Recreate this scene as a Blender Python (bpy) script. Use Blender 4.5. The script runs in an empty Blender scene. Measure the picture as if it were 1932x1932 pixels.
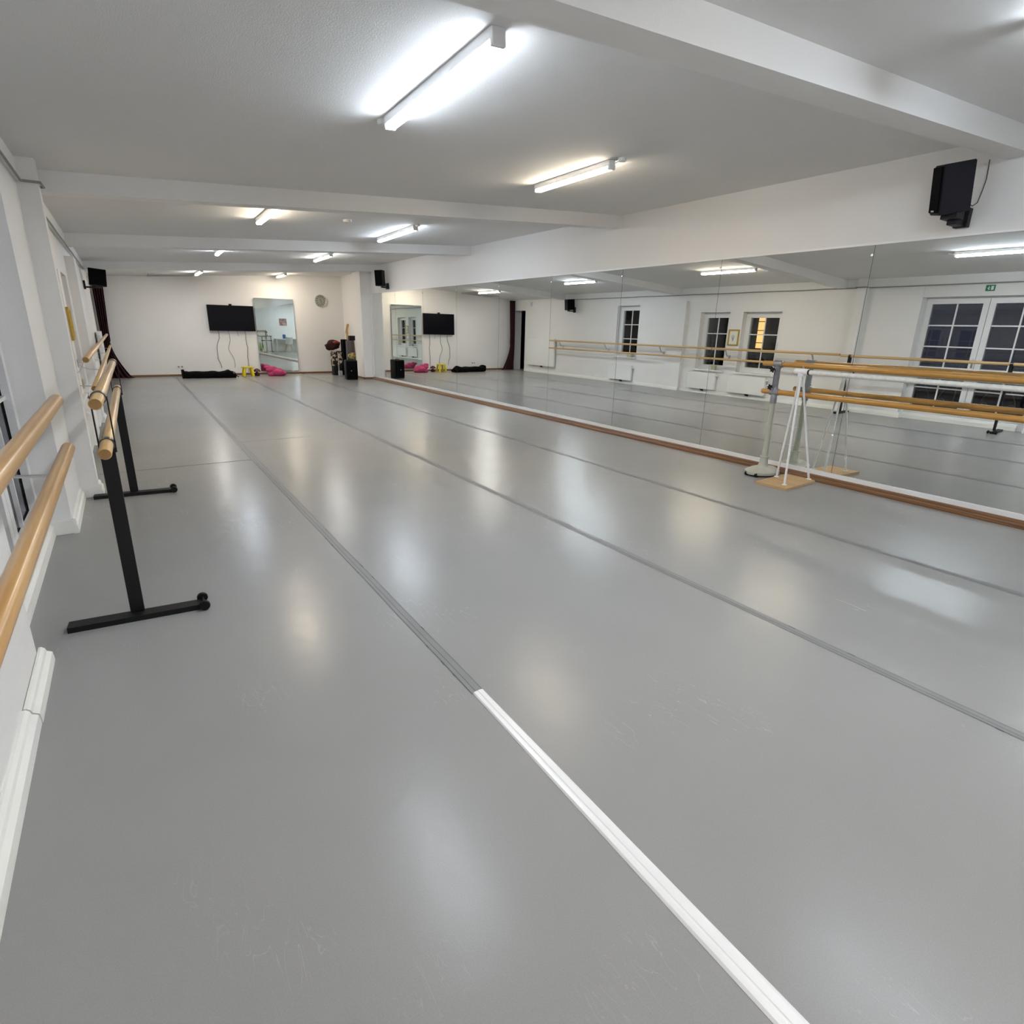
import bpy, bmesh, math, random
from mathutils import Vector, Matrix
random.seed(7)
PI = math.pi
sc = bpy.context.scene
COL = sc.collection

# ------------------------------------------------------------------ materials
def new_mat(name):
    m = bpy.data.materials.new(name); m.use_nodes = True
    nt = m.node_tree
    return m, nt, nt.nodes['Principled BSDF']

def mat(name, col, rough=.5, metal=0., spec=.5, noise=0., nscale=20., bump=0., bscale=200., coat=0., emit=None, estr=0.):
    m, nt, b = new_mat(name)
    b.inputs['Base Color'].default_value = (*col, 1)
    b.inputs['Roughness'].default_value = rough
    b.inputs['Metallic'].default_value = metal
    b.inputs['Specular IOR Level'].default_value = spec
    b.inputs['Coat Weight'].default_value = coat
    if emit:
        b.inputs['Emission Color'].default_value = (*emit, 1); b.inputs['Emission Strength'].default_value = estr
    tc = nt.nodes.new('ShaderNodeTexCoord')
    if noise:
        n = nt.nodes.new('ShaderNodeTexNoise'); n.inputs['Scale'].default_value = nscale; n.inputs['Detail'].default_value = 5
        r = nt.nodes.new('ShaderNodeMapRange'); r.inputs[3].default_value = 1 - noise; r.inputs[4].default_value = 1 + noise
        mx = nt.nodes.new('ShaderNodeMixRGB'); mx.blend_type = 'MULTIPLY'; mx.inputs[0].default_value = 1
        mx.inputs[1].default_value = (*col, 1)
        nt.links.new(tc.outputs['Object'], n.inputs['Vector']); nt.links.new(n.outputs['Fac'], r.inputs[0])
        nt.links.new(r.outputs[0], mx.inputs[2]); nt.links.new(mx.outputs[0], b.inputs['Base Color'])
    if bump:
        n2 = nt.nodes.new('ShaderNodeTexNoise'); n2.inputs['Scale'].default_value = bscale; n2.inputs['Detail'].default_value = 3
        bp = nt.nodes.new('ShaderNodeBump'); bp.inputs['Strength'].default_value = bump; bp.inputs['Distance'].default_value = .004
        nt.links.new(tc.outputs['Object'], n2.inputs['Vector']); nt.links.new(n2.outputs['Fac'], bp.inputs['Height'])
        nt.links.new(bp.outputs[0], b.inputs['Normal'])
    return m

def wood_mat(name, c1, c2, rough=.35, scale=(30, 1.2, 30), coat=.3):
    m, nt, b = new_mat(name)
    tc = nt.nodes.new('ShaderNodeTexCoord'); mp = nt.nodes.new('ShaderNodeMapping'); mp.inputs['Scale'].default_value = scale
    n = nt.nodes.new('ShaderNodeTexNoise'); n.inputs['Scale'].default_value = 1.6; n.inputs['Detail'].default_value = 6; n.inputs['Distortion'].default_value = .6
    cr = nt.nodes.new('ShaderNodeValToRGB'); cr.color_ramp.elements[0].position = .3; cr.color_ramp.elements[1].position = .72
    cr.color_ramp.elements[0].color = (*c1, 1); cr.color_ramp.elements[1].color = (*c2, 1)
    nt.links.new(tc.outputs['Object'], mp.inputs[0]); nt.links.new(mp.outputs[0], n.inputs['Vector']); nt.links.new(n.outputs['Fac'], cr.inputs[0])
    nt.links.new(cr.outputs[0], b.inputs['Base Color'])
    b.inputs['Roughness'].default_value = rough; b.inputs['Coat Weight'].default_value = coat; b.inputs['Coat Roughness'].default_value = .2
    return m

M = {}
M['wall'] = mat('wall_paint', (.80, .79, .775), .7, noise=.02, nscale=1.5, bump=.25, bscale=140)
M['ceiling'] = mat('ceiling_paint', (.75, .745, .735), .85, noise=.02, nscale=2, bump=.3, bscale=160)
M['beam'] = mat('beam_paint', (.80, .795, .785), .7, noise=.02, nscale=2, bump=.2, bscale=120)
M['skirt'] = mat('skirting_paint', (.82, .82, .78), .45, noise=.05, nscale=9, bump=.15, bscale=60)
M['white_gloss'] = mat('white_lacquer', (.82, .82, .82), .3, noise=.02, nscale=8)
M['pvc'] = mat('white_pvc', (.8, .8, .8), .35)
M['radiator'] = mat('radiator_enamel', (.82, .82, .80), .35)
M['black'] = mat('black_powder_coat', (.006, .006, .007), .5, spec=.3, bump=.1, bscale=300)
M['black_matte'] = mat('black_fabric', (.003, .003, .0035), .95, spec=.1, bump=.6, bscale=90)
M['black_plastic'] = mat('black_plastic', (.007, .007, .009), .55, spec=.25)
M['spk_side'] = mat('speaker_cabinet_black', (.012, .012, .018), .65, spec=.25, bump=.2, bscale=200)
M['dark_chrome'] = mat('dark_chrome', (.10, .10, .11), .28, metal=.8)
M['rubber'] = mat('black_rubber', (.005, .005, .005), .6, spec=.25)
M['screen'] = mat('dark_screen', (.002, .002, .004), .3, spec=.12)
M['steel'] = mat('brushed_steel', (.55, .55, .56), .35, metal=1.)
M['castgrey'] = mat('grey_cast_metal', (.27, .27, .30), .4, metal=.3, noise=.08, nscale=30)
M['beige'] = mat('beige_grey_paint', (.44, .45, .38), .4, noise=.08, nscale=14)
M['maroon'] = mat('maroon_fabric', (.032, .002, .006), .9, noise=.2, nscale=8)
M['maroon2'] = mat('maroon_lamp', (.05, .008, .012), .6)
M['yellow'] = mat('yellow_plastic', (.78, .62, .01), .4)
M['pink'] = mat('pink_fabric', (.42, .035, .13), .8, noise=.12, nscale=7, bump=.3, bscale=40)
M['gold'] = mat('gilt_frame', (.50, .34, .06), .4, metal=.4, noise=.3, nscale=60)
M['paper'] = mat('paper', (.8, .79, .74), .8)
M['pencil'] = mat('pencil_grey', (.35, .35, .35), .9)
M['oak'] = wood_mat('oiled_beech_rail', (.48, .25, .075), (.62, .37, .13), .3)
M['pine'] = wood_mat('pale_beech_rail', (.54, .34, .14), (.68, .46, .22), .35)
M['amber'] = wood_mat('amber_lacquered_rail', (.42, .20, .035), (.56, .30, .07), .28)
M['endgrain'] = mat('wood_end_grain', (.30, .17, .06), .6, noise=.15, nscale=60)
M['redwood'] = wood_mat('brown_wood_moulding', (.11, .045, .014), (.27, .125, .04), .4, scale=(20, .8, 60))
M['ply'] = wood_mat('plywood', (.45, .29, .13), (.56, .38, .19), .6, scale=(6, 3, 6), coat=0)
M['green'] = mat('exit_green', (.0, .20, .09), .5)
M['sponge'] = mat('pale_green_box', (.55, .55, .38), .7)
M['tape'] = mat('grey_seam_tape', (.232, .234, .234), .42, spec=.25, noise=.10, nscale=5)
M['tape_dark'] = mat('dark_seam_edge', (.10, .10, .10), .6, noise=.3, nscale=12)
M['duct'] = mat('cable_grey', (.25, .25, .24), .5)
M['dark_cable'] = mat('dark_cable', (.05, .05, .05), .5)
M['iron'] = mat('wrought_iron_grey', (.16, .16, .17), .6)
M['clockface'] = mat('clock_face', (.36, .36, .30), .5)
M['clockrim'] = mat('clock_rim', (.6, .6, .6), .25, metal=.8)
M['red_bag'] = mat('dark_red_cloth', (.03, .003, .006), .9, noise=.5, nscale=6)
M['orange_cloth'] = mat('orange_red_cloth', (.35, .05, .025), .8)
M['grey_case'] = mat('grey_case', (.12, .115, .12), .6)
M['brown'] = mat('brown_case', (.13, .09, .06), .7)
M['maple'] = mat('maple_wood', (.62, .40, .16), .35, noise=.1, nscale=20)
M['desk'] = mat('white_desk', (.75, .75, .74), .4)
M['asphalt'] = mat('courtyard_ground', (.03, .03, .032), .9)
M['facade'] = mat('night_facade', (.12, .065, .05), .9, noise=.1, nscale=2)
M['hedge'] = mat('dark_hedge', (.008, .014, .009), .95, noise=.4, nscale=8, bump=.5, bscale=20)
M['litwin'] = mat('lit_window', (.9, .6, .3), .5, emit=(1., .50, .18), estr=.75)
M['litwin'].cycles.emission_sampling = 'NONE'
M['ball'] = mat('green_ball', (.35, .42, .15), .4)
M['blue'] = mat('blue_card', (.03, .10, .25), .6)

# printed fabric (cream blotches on black) and print (poster)
def blotch(name, cols, scale, rough=.8):
    m, nt, b = new_mat(name)
    tc = nt.nodes.new('ShaderNodeTexCoord'); n = nt.nodes.new('ShaderNodeTexNoise'); n.inputs['Scale'].default_value = scale; n.inputs['Detail'].default_value = 2
    cr = nt.nodes.new('ShaderNodeValToRGB'); cr.color_ramp.interpolation = 'CONSTANT'
    e = cr.color_ramp.elements; e[0].position = 0; e[0].color = (*cols[0], 1); e[1].position = .47; e[1].color = (*cols[1], 1)
    for i, c in enumerate(cols[2:]):
        x = e.new(.55 + .08 * i); x.color = (*c, 1)
    nt.links.new(tc.outputs['Object'], n.inputs['Vector']); nt.links.new(n.outputs['Fac'], cr.inputs[0]); nt.links.new(cr.outputs[0], b.inputs['Base Color'])
    b.inputs['Roughness'].default_value = rough
    return m
M['print_bw'] = blotch('cream_print_on_black', [(.012, .01, .01), (.02, .012, .012), (.62, .48, .36), (.72, .60, .45)], 13)
M['print_yellow'] = blotch('yellow_print', [(.18, .10, .04), (.42, .36, .12), (.55, .50, .20), (.10, .07, .04)], 16)
M['poster'] = blotch('poster_print', [(.40, .24, .2), (.20, .14, .13), (.5, .34, .28)], 5)

# mirror and glass
m, nt, b = new_mat('silvered_mirror')
b.inputs['Base Color'].default_value = (.86, .885, .87, 1); b.inputs['Metallic'].default_value = 1; b.inputs['Roughness'].default_value = .004
M['mirror'] = m
m, nt, b = new_mat('greenish_mirror')
b.inputs['Base Color'].default_value = (.80, .87, .84, 1); b.inputs['Metallic'].default_value = 1; b.inputs['Roughness'].default_value = .01
M['mirror_green'] = m
m = bpy.data.materials.new('window_glass'); m.use_nodes = True; nt = m.node_tree; nt.nodes.clear()
o = nt.nodes.new('ShaderNodeOutputMaterial'); mx = nt.nodes.new('ShaderNodeMixShader'); tr = nt.nodes.new('ShaderNodeBsdfTransparent'); gl = nt.nodes.new('ShaderNodeBsdfGlossy')
fr = nt.nodes.new('ShaderNodeFresnel'); fr.inputs[0].default_value = 1.5
gl.inputs['Roughness'].default_value = .02; tr.inputs[0].default_value = (.9, .93, .92, 1); gl.inputs[0].default_value = (.9, .9, .95, 1)
nt.links.new(fr.outputs[0], mx.inputs[0]); nt.links.new(tr.outputs[0], mx.inputs[1]); nt.links.new(gl.outputs[0], mx.inputs[2]); nt.links.new(mx.outputs[0], o.inputs[0])
M['glass'] = m

# vinyl dance floor
m, nt, b = new_mat('grey_dance_vinyl')
tc = nt.nodes.new('ShaderNodeTexCoord')
n1 = nt.nodes.new('ShaderNodeTexNoise'); n1.inputs['Scale'].default_value = .55; n1.inputs['Detail'].default_value = 3
r1 = nt.nodes.new('ShaderNodeValToRGB'); r1.color_ramp.elements[0].position = .35; r1.color_ramp.elements[1].position = .65
r1.color_ramp.elements[0].color = (.292, .290, .288, 1); r1.color_ramp.elements[1].color = (.318, .314, .306, 1)
# fine speckle
n3 = nt.nodes.new('ShaderNodeTexNoise'); n3.inputs['Scale'].default_value = 260; n3.inputs['Detail'].default_value = 2
r3 = nt.nodes.new('ShaderNodeMapRange'); r3.inputs[1].default_value = .3; r3.inputs[2].default_value = .7; r3.inputs[3].default_value = .95; r3.inputs[4].default_value = 1.05
mxs = nt.nodes.new('ShaderNodeMixRGB'); mxs.blend_type = 'MULTIPLY'; mxs.inputs[0].default_value = 1
# scuffs: thin curved scratch lines in patches
mp = nt.nodes.new('ShaderNodeMapping'); mp.inputs['Rotation'].default_value = (0, 0, .5); mp.inputs['Scale'].default_value = (9, 1.6, 1)
ns = nt.nodes.new('ShaderNodeTexNoise'); ns.inputs['Scale'].default_value = 2.4; ns.inputs['Detail'].default_value = 2; ns.inputs['Distortion'].default_value = 1.2
sb = nt.nodes.new('ShaderNodeMath'); sb.operation = 'SUBTRACT'; sb.inputs[1].default_value = .5
ab = nt.nodes.new('ShaderNodeMath'); ab.operation = 'ABSOLUTE'
lt = nt.nodes.new('ShaderNodeMapRange'); lt.inputs[1].default_value = 0; lt.inputs[2].default_value = .009; lt.inputs[3].default_value = 1; lt.inputs[4].default_value = 0
pn = nt.nodes.new('ShaderNodeTexNoise'); pn.inputs['Scale'].default_value = 1.3
pr = nt.nodes.new('ShaderNodeMapRange'); pr.inputs[1].default_value = .54; pr.inputs[2].default_value = .66
ml = nt.nodes.new('ShaderNodeMath'); ml.operation = 'MULTIPLY'
ms = nt.nodes.new('ShaderNodeMath'); ms.operation = 'MULTIPLY'; ms.inputs[1].default_value = .75
mx2 = nt.nodes.new('ShaderNodeMixRGB'); mx2.inputs[2].default_value = (.44, .43, .41, 1)
L = nt.links.new
L(tc.outputs['Object'], n1.inputs['Vector']); L(n1.outputs['Fac'], r1.inputs[0]); L(tc.outputs['Object'], n3.inputs['Vector']); L(n3.outputs['Fac'], r3.inputs[0])
L(r1.outputs[0], mxs.inputs[1]); L(r3.outputs[0], mxs.inputs[2])
L(tc.outputs['Object'], mp.inputs[0]); L(mp.outputs[0], ns.inputs['Vector']); L(ns.outputs['Fac'], sb.inputs[0]); L(sb.outputs[0], ab.inputs[0]); L(ab.outputs[0], lt.inputs[0])
L(tc.outputs['Object'], pn.inputs['Vector']); L(pn.outputs['Fac'], pr.inputs[0]); L(lt.outputs[0], ml.inputs[0]); L(pr.outputs[0], ml.inputs[1]); L(ml.outputs[0], ms.inputs[0])
vo = nt.nodes.new('ShaderNodeTexVoronoi'); vo.inputs['Scale'].default_value = 1.7
vr = nt.nodes.new('ShaderNodeMapRange'); vr.inputs[1].default_value = .004; vr.inputs[2].default_value = .008; vr.inputs[3].default_value = .35; vr.inputs[4].default_value = 1
mx4 = nt.nodes.new('ShaderNodeMixRGB'); mx4.blend_type = 'MULTIPLY'; mx4.inputs[0].default_value = 1
L(tc.outputs['Object'], vo.inputs['Vector']); L(vo.outputs['Distance'], vr.inputs[0]); L(vr.outputs[0], mx4.inputs[2])
L(ms.outputs[0], mx2.inputs[0]); L(mxs.outputs[0], mx2.inputs[1]); L(mx2.outputs[0], mx4.inputs[1]); L(mx4.outputs[0], b.inputs['Base Color'])
rr = nt.nodes.new('ShaderNodeMapRange'); rr.inputs[3].default_value = .215; rr.inputs[4].default_value = .285; b.inputs['Specular IOR Level'].default_value = .19
nr = nt.nodes.new('ShaderNodeTexNoise'); nr.inputs['Scale'].default_value = 3.0; nr.inputs['Detail'].default_value = 4
L(tc.outputs['Object'], nr.inputs['Vector']); L(nr.outputs['Fac'], rr.inputs[0]); L(rr.outputs[0], b.inputs['Roughness'])
bp = nt.nodes.new('ShaderNodeBump'); bp.inputs['Strength'].default_value = .16; bp.inputs['Distance'].default_value = .01
nb = nt.nodes.new('ShaderNodeTexNoise'); nb.inputs['Scale'].default_value = 8; nb.inputs['Detail'].default_value = 6
L(tc.outputs['Object'], nb.inputs['Vector']); L(nb.outputs['Fac'], bp.inputs['Height']); L(bp.outputs[0], b.inputs['Normal'])
M['vinyl'] = m

def emis(name, col, s):
    m = bpy.data.materials.new(name); m.use_nodes = True; nt = m.node_tree; nt.nodes.clear()
    o = nt.nodes.new('ShaderNodeOutputMaterial'); e = nt.nodes.new('ShaderNodeEmission'); e.inputs[0].default_value = (*col, 1); e.inputs[1].default_value = s
    nt.links.new(e.outputs[0], o.inputs[0]); return m
LS = 45.
M['led_cool'] = emis('led_cool', (.80, .89, 1.0), LS * 1.05)
M['led_warm'] = emis('led_warm', (1.0, .86, .66), LS)
M['led_side_cool'] = emis('led_side_cool', (.80, .89, 1.0), LS * .52)
M['led_side_warm'] = emis('led_side_warm', (1.0, .86, .66), LS * .50)
M['led_side_mid'] = emis('led_side_neutral', (.98, .95, .90), LS * .50)
M['led_mid'] = emis('led_neutral', (.98, .95, .90), LS)

# ------------------------------------------------------------------ mesh helpers
def bm_new(): return bmesh.new()
def box(bm, x0, x1, y0, y1, z0, z1, bev=0.):
    vs = [bm.verts.new(p) for p in ((x0,y0,z0),(x1,y0,z0),(x1,y1,z0),(x0,y1,z0),(x0,y0,z1),(x1,y0,z1),(x1,y1,z1),(x0,y1,z1))]
    fs = [bm.faces.new([vs[i] for i in q]) for q in ((3,2,1,0),(4,5,6,7),(0,1,5,4),(1,2,6,5),(2,3,7,6),(3,0,4,7))]
    if bev:
        es = list({e for f in fs for e in f.edges})
        bmesh.ops.bevel(bm, geom=es, offset=bev, segments=2, affect='EDGES', profile=.5)
    return bm
def hexa(bm, pts):   # 8 points: bottom 4 (ccw), top 4
    vs = [bm.verts.new(p) for p in pts]
    for q in ((3,2,1,0),(4,5,6,7),(0,1,5,4),(1,2,6,5),(2,3,7,6),(3,0,4,7)): bm.faces.new([vs[i] for i in q])
    return bm
def frame_of(d):
    d = d.normalized(); a = Vector((0,0,1)) if abs(d.z) < .9 else Vector((1,0,0))
    u = d.cross(a).normalized(); return u, d.cross(u).normalized()
def tube(bm, pts, r, seg=16, cap=True, r2=None, flat=None):
    """round (or flat: half-widths (a,b) with b along flat dir) section along a list of points"""
    pts = [Vector(p) for p in pts]; rings = []
    n = len(pts); u = None
    for i, p in enumerate(pts):
        d = (pts[min(i+1, n-1)] - pts[max(i-1, 0)]).normalized()
        if u is None: u, v = frame_of(d)
        else:
            u = (u - d * u.dot(d)).normalized(); v = d.cross(u).normalized()
        rad = r if not isinstance(r, (list, tuple)) else r[i]
        rings.append([bm.verts.new(p + (u * math.cos(2*PI*k/seg) + v * math.sin(2*PI*k/seg)) * rad) for k in range(seg)])
    for a, b in zip(rings, rings[1:]):
        for k in range(seg): bm.faces.new((a[k], a[(k+1) % seg], b[(k+1) % seg], b[k]))
    if cap:
        bm.faces.new(list(reversed(rings[0]))); bm.faces.new(rings[-1])
    return bm
def lathe(bm, prof, c=(0,0,0), axis='Z', seg=32, cap=True):
    c = Vector(c); rings = []
    for r, h in prof:
        ring = []
        for k in range(seg):
            a = 2*PI*k/seg; x, y = r*math.cos(a), r*math.sin(a)
            p = {'Z': (x, y, h), 'Y': (x, h, y), 'X': (h, x, y)}[axis]
            ring.append(bm.verts.new(c + Vector(p)))
        rings.append(ring)
    for a, b in zip(rings, rings[1:]):
        for k in range(seg): bm.faces.new((a[k], a[(k+1) % seg], b[(k+1) % seg], b[k]))
    if cap: bm.faces.new(rings[0]); bm.faces.new(rings[-1])
    return bm
def prism(bm, poly, ax, a, b):
    """poly = 2-D points, extruded along axis ax ('X','Y','Z') between a and b"""
    def P(p, t): return {'X': (t, p[0], p[1]), 'Y': (p[0], t, p[1]), 'Z': (p[0], p[1], t)}[ax]
    A = [bm.verts.new(P(p, a)) for p in poly]; B = [bm.verts.new(P(p, b)) for p in poly]
    n = len(poly)
    for i in range(n): bm.faces.new((A[i], A[(i+1) % n], B[(i+1) % n], B[i]))
    bm.faces.new(list(reversed(A))); bm.faces.new(B)
    return bm
def strip(bm, pts, w, t, wdir):
    """flat bar: width w along wdir, thickness t, following pts"""
    wd = Vector(wdir).normalized(); pts = [Vector(p) for p in pts]; rings = []; n = len(pts)
    for i, p in enumerate(pts):
        d = (pts[min(i+1, n-1)] - pts[max(i-1, 0)]).normalized(); nn = d.cross(wd).normalized()
        rings.append([bm.verts.new(p + wd*a*w/2 + nn*b*t/2) for a, b in ((-1,-1),(1,-1),(1,1),(-1,1))])
    for a, b in zip(rings, rings[1:]):
        for k in range(4): bm.faces.new((a[k], a[(k+1) % 4], b[(k+1) % 4], b[k]))
    bm.faces.new(list(reversed(rings[0]))); bm.faces.new(rings[-1]); return bm

def obj(name, bm, m, parent=None, smooth=False, loc=None):
    bmesh.ops.recalc_face_normals(bm, faces=bm.faces[:])
    me = bpy.data.meshes.new(name)
    if loc is not None: bmesh.ops.translate(bm, verts=bm.verts[:], vec=-Vector(loc))
    bm.to_mesh(me); bm.free()
    for mm in (m if isinstance(m, (list, tuple)) else [m]): me.materials.append(mm)
    if smooth:
        me.polygons.foreach_set('use_smooth', [True] * len(me.polygons))
        me.set_sharp_from_angle(angle=math.radians(40))
    o = bpy.data.objects.new(name, me); COL.objects.link(o)
    if loc is not None: o.location = loc
    if parent is not None:
        o.parent = parent
        # geometry is given in world coordinates when the parent is a plain Empty with a translation only
        if loc is None: o.matrix_parent_inverse = Matrix.Translation(-Vector(parent.location)) if parent.parent is None else Matrix.Identity(4)
        if parent.parent is not None: o.matrix_parent_inverse = Matrix.Identity(4)
    return o
def tag(o, label, cat, group=None, kind=None):
    o['label'] = label; o['category'] = cat
    if group: o['group'] = group
    if kind: o['kind'] = kind
    return o
def thing(name, label, cat, group=None, loc=(0,0,0)):
    o = bpy.data.objects.new(name, None); COL.objects.link(o); o.location = loc
    o.empty_display_size = .1
    return tag(o, label, cat, group)
def part(name, bm, m, parent, smooth=False):
    """child whose geometry is in the parent's local space"""
    bmesh.ops.recalc_face_normals(bm, faces=bm.faces[:])
    me = bpy.data.meshes.new(name); bm.to_mesh(me); bm.free()
    for mm in (m if isinstance(m, (list, tuple)) else [m]): me.materials.append(mm)
    if smooth:
        me.polygons.foreach_set('use_smooth', [True] * len(me.polygons)); me.set_sharp_from_angle(angle=math.radians(40))
    o = bpy.data.objects.new(name, me); COL.objects.link(o); o.parent = parent
    return o
def wpart(name, bm, m, parent, smooth=False):
    """geometry given in world coordinates, stored in the space of a rotated parent"""
    mi = (Matrix.Translation(parent.location) @ parent.rotation_euler.to_matrix().to_4x4()).inverted()
    bmesh.ops.transform(bm, matrix=mi, verts=bm.verts[:])
    return part(name, bm, m, parent, smooth)
def struct(name, bm, m, parent=None, smooth=False):
    if parent: return part(name, bm, m, parent, smooth)
    o = obj(name, bm, m, smooth=smooth); o['kind'] = 'structure'; return o
def sempty(name):
    o = bpy.data.objects.new(name, None); COL.objects.link(o); o['kind'] = 'structure'; return o
def dup(root, loc, label=None, group=None, rotz=None):
    r = root.copy(); COL.objects.link(r); r.location = loc
    if rotz is not None: r.rotation_euler = (0, 0, rotz)
    if label: r['label'] = label
    if group: r['group'] = group
    for ch in list(root.children):
        c = ch.copy(); COL.objects.link(c); c.parent = r
        for g in ch.children:
            d = g.copy(); COL.objects.link(d); d.parent = c
    return r

# ------------------------------------------------------------------ room constants
SL = .0638
def cz(x, drop=0.): return 2.917 + SL * (x - 5.7) - drop       # underside of the sloping ceiling
def mx_(y, z=0.): return 5.855 - .0084*y + .0015*z             # mirror surface
YB = 17.87; YF = -.75; XL = -.5
# floor
bm = bm_new(); box(bm, -1.2, 6.6, YF-.1, YB+.3, -.12, 0)
floor = struct('floor', bm, M['vinyl'])
# ceiling (sloping slab) plus the lower part beyond the last beam
bm = bm_new()
def slab(bm, x0, x1, y0, y1, d0, d1):
    hexa(bm, [(x0,y0,cz(x0,d0)),(x1,y0,cz(x1,d0)),(x1,y1,cz(x1,d0)),(x0,y1,cz(x0,d0)),(x0,y0,cz(x0,d1)),(x1,y0,cz(x1,d1)),(x1,y1,cz(x1,d1)),(x0,y1,cz(x0,d1))])
slab(bm, -1.2, 6.6, YF-.1, 14.95, 0, -.15)
slab(bm, -1.2, 6.6, 14.95, YB+.3, .10, -.15)
struct('ceiling', bm, M['ceiling'])
# cross beams
for i, (y0, y1) in enumerate(((1.836, 2.015), (6.15, 6.33), (10.21, 10.48), (14.87, 15.1))):
    bm = bm_new(); slab(bm, -.53, 5.9, y0, y1, .152, -.01); struct('trim_%d' % (i+1), bm, M['beam'])

# left wall: runs of different depth, window and door openings
WIN = {3: (7.45, 8.41, .58, 1.95), 2: (8.76, 9.60, .58, 1.95), 1: (11.66, 12.52, .74, 2.15)}
bm = bm_new(); XO = -.95; ZT = 2.62
def wl(y0, y1, x, z0=0., z1=ZT): box(bm, XO, x, y0, y1, z0, z1)
wl(YF, 2.86, -.50)
wl(2.86, 4.79, -.50, 2.17)
wl(4.79, 5.74, -.48); wl(5.74, 5.90, -.355)
wl(5.90, 7.45, XL)
for k in (3, 2, 1):
    y0, y1, z0, z1 = WIN[k]; wl(y0, y1, XL, 0, z0); wl(y0, y1, XL, z1)
wl(8.41, 8.76, XL); wl(9.60, 10.0, XL); wl(10.0, 10.5, -.40, 0, 2.22); wl(10.0, 10.5, XL, 2.22); wl(10.5, 11.66, XL); wl(12.52, 16.6, XL); XO = -.75
wl(16.6, 17.04, XL); wl(17.04, 17.84, XL, 2.09); XO = -.86; wl(17.84, YB+.03, XL)
struct('wall_left', bm, M['wall'])
# shallow band under the ceiling along the left wall
bm = bm_new(); box(bm, -.52, -.465, YF, 14.87, 2.37, 2.53); struct('trim_5', bm, M['beam'])
# passage behind the corner doorway, its shade put into a near-black colour
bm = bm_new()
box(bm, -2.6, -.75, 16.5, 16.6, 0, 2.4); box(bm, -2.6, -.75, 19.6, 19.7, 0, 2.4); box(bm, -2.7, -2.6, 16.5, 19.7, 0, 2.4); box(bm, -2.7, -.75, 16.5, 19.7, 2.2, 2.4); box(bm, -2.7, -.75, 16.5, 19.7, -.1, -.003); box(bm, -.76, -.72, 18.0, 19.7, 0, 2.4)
struct('wall_passage', bm, mat('passage_shade_tone', (.035,.035,.04), .8))
# back wall, right wall (header and wall behind the mirrors), front wall
bm = bm_new(); box(bm, -.74, 6.4, YB, YB+.2, 0, 3.1); struct('wall_back', bm, M['wall'])
bm = bm_new()
def rw(y0, y1, off, z0, z1):
    a, b_ = mx_(y0)+off, mx_(y1)+off
    hexa(bm, [(a,y0,z0),(6.4,y0,z0),(6.4,y1,z0),(b_,y1,z0),(a,y0,z1),(6.4,y0,z1),(6.4,y1,z1),(b_,y1,z1)])
rw(YF, 15.55, .012, 0, 3.05)
box(bm, 5.67, 6.4, 15.55, YB, 0, 3.05)
struct('wall_right', bm, M['wall'])
bm = bm_new(); box(bm, 5.43, 5.76, 15.56, 16.2, 0, 2.79); struct('trim_6', bm, M['wall'])
bm = bm_new(); box(bm, -.95, 6.4, YF-.2, YF, 0, 3.1); struct('wall_front', bm, M['wall'])

# skirting: painted moulded boards on the left wall
def skirt_prof(h, t): return [(0,0),(t,0),(t,h*.16),(t*.93,h*.55),(t*.55,h*.68),(t*.45,h*.86),(t*.2,h),(0,h)]
bm = bm_new()
def skY(bm, y0, y1, x, h=.075, t=.045):      # board along Y on face x
    prism(bm, [(x+a, b_) for a, b_ in skirt_prof(h, t)], 'Y', y0, y1)
skY(bm, YF, 2.405, -.50); skY(bm, 2.412, 2.90, -.497)
skY(bm, 4.75, 5.70, -.48, .1, .03); skY(bm, 5.70, 5.93, -.355, .1, .03)
skY(bm, 5.90, 10.0, XL, .08, .03); skY(bm, 10.0, 10.5, -.40, .08, .03); skY(bm, 10.5, 17.04, XL, .08, .03)
box(bm, -.62, -.455, 4.755, 4.79, 0, .1, .004); box(bm, -.48, -.33, 5.71, 5.74, 0, .1, .004)
struct('baseboard_left', bm, M['skirt'])
bm = bm_new(); skY(bm, 3.02, 4.76, -.62, .115, .04); struct('baseboard_door', bm, M['skirt'])
# brown wooden moulding: back wall, column and under the mirrors; white board behind it
bm = bm_new()
box(bm, -.1, 5.67, YB-.02, YB, 0, .05, .004); box(bm, 5.41, 5.43, 15.54, 16.2, 0, .045); box(bm, 5.41, 5.72, 15.54, 15.56, 0, .045)
struct('baseboard_back', bm, M['redwood'])
bm = bm_new()
def ydir(bm, poly, y0, y1):
    A = [bm.verts.new((mx_(y0)+p[0], y0, p[1])) for p in poly]; B = [bm.verts.new((mx_(y1)+p[0], y1, p[1])) for p in poly]; n = len(poly)
    for i in range(n): bm.faces.new((A[i], A[(i+1) % n], B[(i+1) % n], B[i]))
    bm.faces.new(A); bm.faces.new(list(reversed(B)))
ydir(bm, [(-.098,0),(-.098,.013),(-.086,.022),(-.075,.024),(-.070,.034),(-.050,.044),(-.030,.052),(-.014,.055),(-.014,0)], YF, 15.54)
struct('baseboard_right', bm, M['redwood'])
bm = bm_new(); ydir(bm, [(-.014,0),(-.014,.098),(.012,.098),(.012,0)], YF, 15.54); struct('trim_7', bm, M['white_gloss'])
bm = bm_new(); ydir(bm, [(-.012,2.245),(-.012,2.262),(.014,2.262),(.014,2.245)], YF, 15.5); struct('trim_8', bm, M['white_gloss'])

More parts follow.
